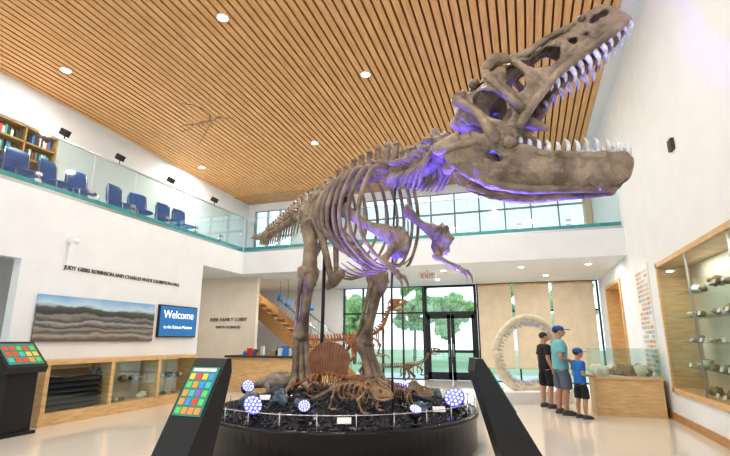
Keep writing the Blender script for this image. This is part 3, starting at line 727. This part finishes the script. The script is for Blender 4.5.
tc=nt.nodes.new('ShaderNodeTexCoord'); sx=nt.nodes.new('ShaderNodeSeparateXYZ'); nt.links.new(tc.outputs['Generated'],sx.inputs[0])
nz=nt.nodes.new('ShaderNodeTexNoise'); nz.inputs['Scale'].default_value=3.5; nz.inputs['Detail'].default_value=6; mp=nt.nodes.new('ShaderNodeMapping'); mp.inputs['Scale'].default_value=(1,1,.8); nt.links.new(tc.outputs['Generated'],mp.inputs[0]); nt.links.new(mp.outputs[0],nz.inputs['Vector'])
ma=nt.nodes.new('ShaderNodeMath'); ma.operation='MULTIPLY_ADD'; ma.inputs[1].default_value=.34; nt.links.new(nz.outputs[0],ma.inputs[0])
md=nt.nodes.new('ShaderNodeMath'); md.operation='MULTIPLY_ADD'; md.inputs[1].default_value=.82; md.inputs[2].default_value=-.05; nt.links.new(sx.outputs[2],md.inputs[0]); nt.links.new(md.outputs[0],ma.inputs[2])
rp=nt.nodes.new('ShaderNodeValToRGB'); el=rp.color_ramp.elements
cols=[(0,(.30,.26,.22)),(.16,(.12,.11,.10)),(.24,(.40,.37,.33)),(.30,(.09,.09,.09)),(.37,(.32,.30,.27)),(.42,(.06,.06,.065)),(.49,(.38,.37,.35)),(.53,(.07,.07,.075)),(.60,(.26,.25,.23)),(.64,(.05,.055,.06)),(.74,(.10,.11,.10)),(.77,(.36,.46,.52)),(.80,(.50,.66,.78)),(1,(.14,.36,.66))]
el[0].position=0;el[0].color=(*cols[0][1],1);el[1].position=1;el[1].color=(*cols[-1][1],1)
for p,c in cols[1:-1]: q=el.new(p); q.color=(*c,1)
nt.links.new(ma.outputs[0],rp.inputs[0]); nt.links.new(rp.outputs[0],b.inputs['Base Color'])
m=MB(); m.box(XL+.005,XL+.05,6.8,9.95,1.52,2.44); m.build('panorama_picture',[PANO])
SCR=mat('tv_screen',(.02,.13,.33),.3,emit=.5,ecol=(.02,.16,.40))
m=MB(); m.box(XL+.01,XL+.07,10.1,11.6,1.62,2.46,0); m.box(XL+.07,XL+.075,10.13,11.57,1.65,2.43,1)
tv=m.build('wall_television',[BLACK,SCR])
WTXT=flat('text_white',(.9,.9,.9),1); GTXT=flat('text_gray',(.13,.115,.10))
def text(name,body,loc,size,rot,mt,ext=.008,parent=None):
    c=bpy.data.curves.new(name,'FONT'); c.body=body; c.size=size; c.extrude=ext; c.align_x='CENTER'; c.materials.append(mt)
    o=bpy.data.objects.new(name,c); o.location=loc; o.rotation_euler=rot; sc.collection.objects.link(o)
    dg=bpy.context.evaluated_depsgraph_get(); me=bpy.data.meshes.new_from_object(o.evaluated_get(dg))
    bpy.data.objects.remove(o); o=bpy.data.objects.new(name,me); sc.collection.objects.link(o); o.location=loc; o.rotation_euler=rot
    if parent: 
        bpy.context.view_layer.update(); o.parent=parent; o.matrix_parent_inverse=parent.matrix_world.inverted()
    return o
H90=math.pi/2
text('screen_text','Welcome',(XL+.078,10.85,2.12),.30,(H90,0,H90),WTXT,.002,tv)
text('screen_text','to the Science Museum',(XL+.078,10.85,1.85),.12,(H90,0,H90),WTXT,.002,tv)
text('wall_lettering','JUDY GIBBS ROBINSON AND CHARLES WADE EXHIBITION HALL',(XL+.012,9.05,3.0),.122,(H90,0,H90),GTXT)
text('wall_lettering','KIRK FAMILY LOBBY',(-10.0,14.58,2.2),.17,(H90,0,0),GTXT)
text('wall_lettering','EARTH SCIENCES',(-10.0,14.58,1.95),.13,(H90,0,0),GTXT)
m=MB(); m.box(XR-.06,XR-.002,8.95,9.15,4.8,5.0); m.build('wall_speaker',[DGRAY])
m=MB(); m.obox((XL+.14,7.3,3.62),(.2,.1,.1),Matrix.Identity(3),0); m.ell((XL+.23,7.3,3.58),.06,0); m.build('security_camera',[PAPER])

# ------------------------------------------------------------------ stairs, desk, pendants
m=MB()
for k in range(22):
    x=-6.6-k*.28; z=.2045*(k+1); m.box(x-.28,x,16.6,18.0,z-.06,z,0)
    if z>ZS0-.35: break
for yy in(16.55,18.0):
    m.prism([(-6.4,0),(-6.85,0),(-11.4,3.4),(-11.4,3.7),(-11.1,3.7),(-6.4,.3)],'y',yy,yy+.05,1)
    m.tube([(-6.5,yy+.02,1.2),(-9.2,yy+.02,3.15)],.03,2,8,1)
    for k in range(8): 
        x=-6.6-k*.36; m.cyl((x,yy+.02,.3+.73*(-6.5-x)),(x,yy+.02,1.25+.722*(-6.5-x)),.012,2,6)
m.build('staircase',[WOODL,WOOD,STEEL])
m=MB(); m.prism([(-9.0,13.2),(-6.3,13.2),(-5.9,13.5),(-5.9,14.1),(-9.0,14.1)],'z',0,1.02,0); m.prism([(-9.05,13.12),(-6.26,13.12),(-5.8,13.45),(-5.8,14.15),(-9.05,14.15)],'z',1.02,1.08,1)
m.build('reception_desk',[WOODL,DGRAY])
m=MB()
for k in range(34):
    x=random.uniform(-8.8,-6.2);y=random.uniform(13.3,14.0);h_=random.uniform(.08,.3); m.box(x,x+random.uniform(.05,.2),y,y+.08,1.08,1.08+h_,random.randrange(6))
m.build('souvenir_display',[DGRAY,PAPER,BLU,RED,WOOD,DGRAY])
for x,y,z in((-8.2,15.6,2.75),(-7.4,15.9,2.6),(-8.8,16.1,3.0)):
    m=MB(); m.cyl((x,y,z+.25),(x,y,ZS0),.006,1,5); m.loft([(x,y,z,.11,.11),(x,y,z+.12,.09,.09),(x,y,z+.25,.02,.02)],0); m.build('pendant_lamp',[BLU,BLACK])
m=MB(); m.box(-3.15,-2.6,YM+1.0,YM+1.05,ZS0-.32,ZS0-.08,0); m.cyl((-2.87,YM+1.02,ZS0-.1),(-2.87,YM+1.02,ZS0),.015,1)
ex=m.build('exit_sign',[PAPER,STEEL]); text('sign_text','EXIT',(-2.87,YM+.995,ZS0-.28),.2,(H90,0,0),RED,.002,ex)

# ------------------------------------------------------------------ megalodon jaw
m=MB()
pj=RZ@V3(4.22,12.7,0)
m.M=Matrix.Translation((pj.x,pj.y,0))@Matrix.Rotation(PSI+.15,4,'Z')
m.prism([(-1.0,-.35),(1.0,-.35),(1.0,.35),(-1.0,.35)],'z',0,.28,2)
N=28
cz=1.22;rx,rz_=.86,.90
up=[];lo=[]
for k in range(N+1):
    a=math.radians(-8+196*k/N); up.append((rx*math.cos(a),-.22*math.sin(a),cz+rz_*math.sin(a)))
for k in range(N+1):
    a=math.radians(180+(180)*k/N); lo.append((rx*1.0*math.cos(a),.22*math.sin(a)*-1-.1,cz+.0+(rz_+.02)*math.sin(a)))
m.tube(up,[.09]*(N+1),0,10,1,asp=.7); m.tube(lo,[.10]*(N+1),0,10,1,asp=.7)
for P,c in((up,1),(lo,1)):
    for k in range(1,N):
        p=Vector(P[k]); ce=V3(0,p.y,cz); d=(ce-p).normalized(); t=(Vector(P[k+1])-Vector(P[k-1])).normalized()
        for off in(0,.06):
            b=p+d*.07+V3(0,-.03+off,0); L=.19*(1-.3*abs(k-N/2)/(N/2)); 
            m.add([b-t*.045-V3(0,.01,0),b+t*.045-V3(0,.01,0),b+d*L,b-t*.045+V3(0,.01,0),b+t*.045+V3(0,.01,0)],[(0,1,2),(4,3,2),(0,2,3),(1,4,2),(0,3,4,1)],1,False)
m.build('megalodon_jaw',[IVORY,TOOTH,PAPER])

# ------------------------------------------------------------------ specimen table right
m=MB(); X0,X1,Y0,Y1=1.3,2.6,11.55,12.5
m.box(X0,X1,Y0,Y1,0,.74,0); m.box(X0-.03,X1+.03,Y0-.03,Y1+.03,.74,.79,0)
m.box(X0,X1,Y0,Y1,.79,.80,3)
for a in((X0,X0+.01,Y0,Y1),(X1-.01,X1,Y0,Y1),(X0,X1,Y0,Y0+.01),(X0,X1,Y1-.01,Y1)): m.box(*a,.79,1.36,1)
m.box(X0,X1,Y0,Y1,1.36,1.37,1)
for k in range(26):
    s=random.uniform(.07,.15); m.ell((random.uniform(X0+.16,X1-.16),random.uniform(Y0+.16,Y1-.16),.80+s*.6),(s,s,s),random.choice([2,4,2,3]),nz=.6,ns=2)
m.build('specimen_display_table',[WOODL,GLASS,ROCKT,CREAM,IVORY])
# built-in wall case
m=MB()
fw=.09
m.box(XR-.04,XR+.59,CY0,CY0+fw,CZ0,CZ1,0);m.box(XR-.04,XR+.59,CY1-fw,CY1,CZ0,CZ1,0);m.box(XR-.04,XR+.59,CY0,CY1,CZ0,CZ0+fw,0);m.box(XR-.04,XR+.59,CY0,CY1,CZ1-fw,CZ1,0)
m.box(XR+.57,XR+.59,CY0+fw,CY1-fw,CZ0+fw,CZ1-fw,3)
m.box(XR-.01,XR,CY0+fw,CY1-fw,CZ0+fw,CZ1-fw,1)
for y in(7.5,9.35): m.box(XR-.02,XR+.01,y-.012,y+.012,CZ0+fw,CZ1-fw,2)
for z in(1.05,1.5,1.95,2.4):
    m.box(XR+.12,XR+.56,CY0+.2,CY1-.5,z,z+.015,4)
    m.box(XR+.12,XR+.56,CY0+.2,CY1-.5,z-.003,z,1)
for z in(.64,1.065,1.515,1.965,2.415):
    for k in range(18):
        y=random.uniform(CY0+.4,CY1-.65); s=random.uniform(.04,.11); m.ell((XR+.3+random.uniform(-.1,.1),y,z+s*.6),(s,s*1.2,s*.75),random.choice([5,6,5,7]),nz=.7,ns=2.3)
        if k%3==0: m.obox((XR+.16,y+.1,z+.035),(.01,.12,.07),Matrix.Rotation(.3,3,'Y'),7)
m.build('wall_display_case',[WOODL,GLASS,STEEL,CREAM,RGLASS,ROCKT,IVORY,PAPER])
for y in(7.2,9.6):
    L=bpy.data.lights.new('case_lamp','AREA'); L.shape='RECTANGLE'; L.size=.15; L.size_y=1.6; L.energy=12; L.color=(1,.95,.88)
    o=bpy.data.objects.new('case_lamp',L); o.location=(XR+.3,y,CZ1-.11); sc.collection.objects.link(o)
# timeline banner
m=MB(); m.box(XR-.03,XR-.002,11.95,13.2,.75,3.25,0)
for j in range(22):
    for i in range(4):
        m.box(XR-.034,XR-.03,12.03+i*.28,12.03+i*.28+.24,.85+j*.105,.85+j*.105+.07,random.choice([1,2,3,1,4,0]))
m.build('timeline_banner',[PAPER,flat('soft_red',(.62,.36,.30)),flat('soft_blue',(.42,.54,.66)),flat('soft_tan',(.66,.56,.42)),flat('soft_gray',(.58,.58,.58))])

# ------------------------------------------------------------------ people
def remeshed(mb,vox,smooth=4):
    o=mb.build('tmp',[PAPER]); 
    r=o.modifiers.new('r','REMESH'); r.mode='VOXEL'; r.voxel_size=vox
    s=o.modifiers.new('s','SMOOTH'); s.iterations=smooth; s.factor=.5
    dg=bpy.context.evaluated_depsgraph_get(); dg.update(); ev=o.evaluated_get(dg); me=ev.to_mesh()
    vs=[o.location+v.co for v in me.vertices]; fs=[tuple(p.vertices) for p in me.polygons]
    ev.to_mesh_clear(); bpy.data.objects.remove(o)
    return vs,fs
def person(name,x,y,rot,H,mats,child=False,pose='front',cap=False,longhair=False,bulk=1.14):
    k=H/1.75; hs=1.18 if child else 1
    F=MB(); F.M=Matrix.Translation((x,y,0))@Matrix.Rotation(rot,4,'Z')@Matrix.Diagonal((k*bulk,k*bulk,k,1))
    hs/=bulk**.5
    b=MB()
    hc=V3(0,.02,1.63+(.02 if child else 0))
    b.ell(hc+V3(0,-.005,.02),(.076*hs,.095*hs,.10*hs),seg=20,rings=14); b.ell(hc+V3(0,.03,-.05),(.056*hs,.065*hs,.065*hs),seg=16)
    b.tube([hc+V3(0,.09*hs,.01),hc+V3(0,.115*hs,-.025)],[.010,.015],0,8,1)
    for s in(-1,1): b.ell(hc+V3(s*.076*hs,-.005,-.005),(.012,.022,.032))
    b.ell(hc+V3(0,.092*hs,-.06),(.022,.01,.008))
    b.tube([(0,-.015,1.40),(0,-.005,1.50),hc-V3(0,.01,.06)],[.07,.055,.055],0,12,2)
    b.loft([(0,0,.86,.14,.10),(0,0,.95,.155,.11),(0,0,1.1,.13,.095),(0,0,1.3,.155,.105),(0,-.005,1.41,.16,.08),(0,0,1.46,.08,.06)])
    arms={}
    for s in(-1,1):
        if pose=='front': sh,el,wr=V3(s*.185,0,1.40),V3(s*.235,-.04,1.12),V3(s*.16,.17,1.03)
        elif pose=='mix': sh,el,wr=V3(s*.185,0,1.40),V3(s*.235,-.03,1.12),(V3(s*.19,.2,1.08) if s>0 else V3(s*.24,.06,.88))
        else: sh,el,wr=V3(s*.185,0,1.40),V3(s*.235,-.03,1.12),V3(s*.235,.05,.87)
        arms[s]=(sh,el,wr)
        b.tube([sh,sh.lerp(el,.5),el,el.lerp(wr,.35),wr],[.052,.046,.038,.036,.025],0,12,3)
        d=(wr-el).normalized(); side=V3(-s,0,0); side=(side-d*side.dot(d)).normalized(); up=d.cross(side)
        pc=wr+d*.05; R=Matrix((d,up,side)).transposed(); b.ell(pc,(.055,.040,.017),0,R)
        for q in range(4):
            base=wr+d*.085+up*(.028-.019*q); Lf=[.068,.078,.072,.056][q]
            b.tube([base-d*.02,base+d*Lf*.5+side*.006,base+d*Lf*.9+side*.028],[.0095,.009,.0075],0,6,2)
        base=wr+d*.03+up*.035; b.tube([base,base+d*.025+up*.025+side*.01,base+d*.06+up*.03+side*.025],[.012,.011,.009],0,6,2)
        fy=.03*s
        b.tube([(s*.085,0,.88),(s*.095,.012+fy,.68),(s*.10,.012+fy,.49),(s*.105,-.015+fy,.36),(s*.105,-.02+fy,.10)],[.085,.075,.053,.055,.036],0,14,3)
        b.ell((s*.108,.03+fy,.05),(.04,.09,.035))
    vs,fs=remeshed(b,.0075,3); F.add(vs,fs,0)
    b=MB(); b.loft([(0,0,.88,.172,.128),(0,0,.98,.172,.128),(0,0,1.1,.158,.12),(0,.005,1.3,.178,.128),(0,0,1.40,.175,.105),(0,0,1.465,.095,.075)])
    for s in(-1,1):
        sh,el,wr=arms[s]; b.tube([sh-V3(s*.05,0,.01),sh,sh.lerp(el,.35),sh.lerp(el,.68)],[.07,.068,.068,.072],0,12,3,cap=False)
    vs,fs=remeshed(b,.011,4); F.add(vs,fs,1)
    b=MB(); b.loft([(0,0,.80,.155,.115),(0,0,.9,.165,.122),(0,0,.96,.16,.12)])
    for s in(-1,1):
        fy=.03*s; b.tube([(s*.085,0,.86),(s*.095,.01+fy,.70),(s*.105,.015+fy,.50)],[.09,.095,.09],0,14,2,cap=False)
    vs,fs=remeshed(b,.011,3); F.add(vs,fs,2)
    b=MB()
    for s in(-1,1):
        fy=.03*s
        b.loft([(s*.108,.035+fy,.0,.045,.125),(s*.108,.035+fy,.03,.048,.13),(s*.108,.025+fy,.06,.043,.11),(s*.107,-.01+fy,.10,.042,.06)])
    vs,fs=remeshed(b,.009,2); F.add(vs,fs,3)
    b=MB(); b.ell(hc+V3(0,-.018,.035),(.086*hs,.098*hs,.095*hs),seg=18)
    if longhair: b.tube([hc+V3(0,-.06,.02),hc+V3(0,-.09,-.08),hc+V3(0,-.075,-.2)],[.075,.06,.035],0,12,3)
    vs,fs=remeshed(b,.010,2); F.add(vs,fs,4)
    for s in(-1,1): F.ell(hc+V3(s*.03,.088*hs,.005),(.012,.008,.007),6,seg=8,rings=6)
    if cap:
        F.ell(hc+V3(0,-.01,.055),(.092*hs,.106*hs,.082*hs),5,seg=20,rings=10)
        F.loft([(0,hc.y+.11*hs,hc.z+.035,.07,.09),(0,hc.y+.11*hs,hc.z+.047,.07,.09)],5)
    F.build(name,mats)
SK1=mat('skin_tan',(.50,.28,.18),.5); 
HAIRB=flat('hair_dark',(.03,.02,.015)); EYE=flat('eye_dark',(.02,.02,.02))
TSH=mat('tshirt_aqua',(.18,.48,.52),.8,col2=(.14,.42,.46)); GSH=mat('shorts_gray',(.12,.15,.20),.8); BLK=mat('cloth_black',(.02,.02,.025),.85); NAV=mat('cap_blue',(.02,.08,.32),.7); KSH=mat('tshirt_blue',(.01,.11,.45),.8,col2=(.03,.20,.55)); SHO=flat('sneaker_dark',(.06,.06,.07)); 
def face(dx,dy): return math.atan2(dy,dx)-math.pi/2
person('man',.66,11.5,face(1,.15),1.86,[SK1,TSH,GSH,SHO,HAIRB,NAV,EYE],pose='front',cap=True,bulk=1.24)
person('woman',.38,12.5,face(1,.35),1.74,[SK1,BLK,BLK,SHO,HAIRB,NAV,EYE],pose='down',bulk=1.2)
person('boy',.98,11.05,face(.9,.35),1.36,[SK1,KSH,BLK,SHO,HAIRB,NAV,EYE],child=True,pose='mix',cap=True)

# ------------------------------------------------------------------ world + camera
w=bpy.data.worlds.new('sky'); sc.world=w; w.use_nodes=True; nt=w.node_tree; bg=nt.nodes['Background']
tc=nt.nodes.new('ShaderNodeTexCoord'); sx=nt.nodes.new('ShaderNodeSeparateXYZ'); rp=nt.nodes.new('ShaderNodeValToRGB')
nt.links.new(tc.outputs['Generated'],sx.inputs[0]); nt.links.new(sx.outputs[2],rp.inputs[0]); nt.links.new(rp.outputs[0],bg.inputs[0])
rp.color_ramp.elements[0].color=(.85,.93,1,1); rp.color_ramp.elements[1].color=(.50,.72,1,1); rp.color_ramp.elements[1].position=.8
bg.inputs[1].default_value=2.1
cam=bpy.data.cameras.new('camera'); co=bpy.data.objects.new('camera',cam); sc.collection.objects.link(co); sc.camera=co
cam.sensor_width=36; cam.lens=36*470/730
co.location=(0,0,1.55); co.rotation_euler=(math.radians(90+13.4),0,PSI)
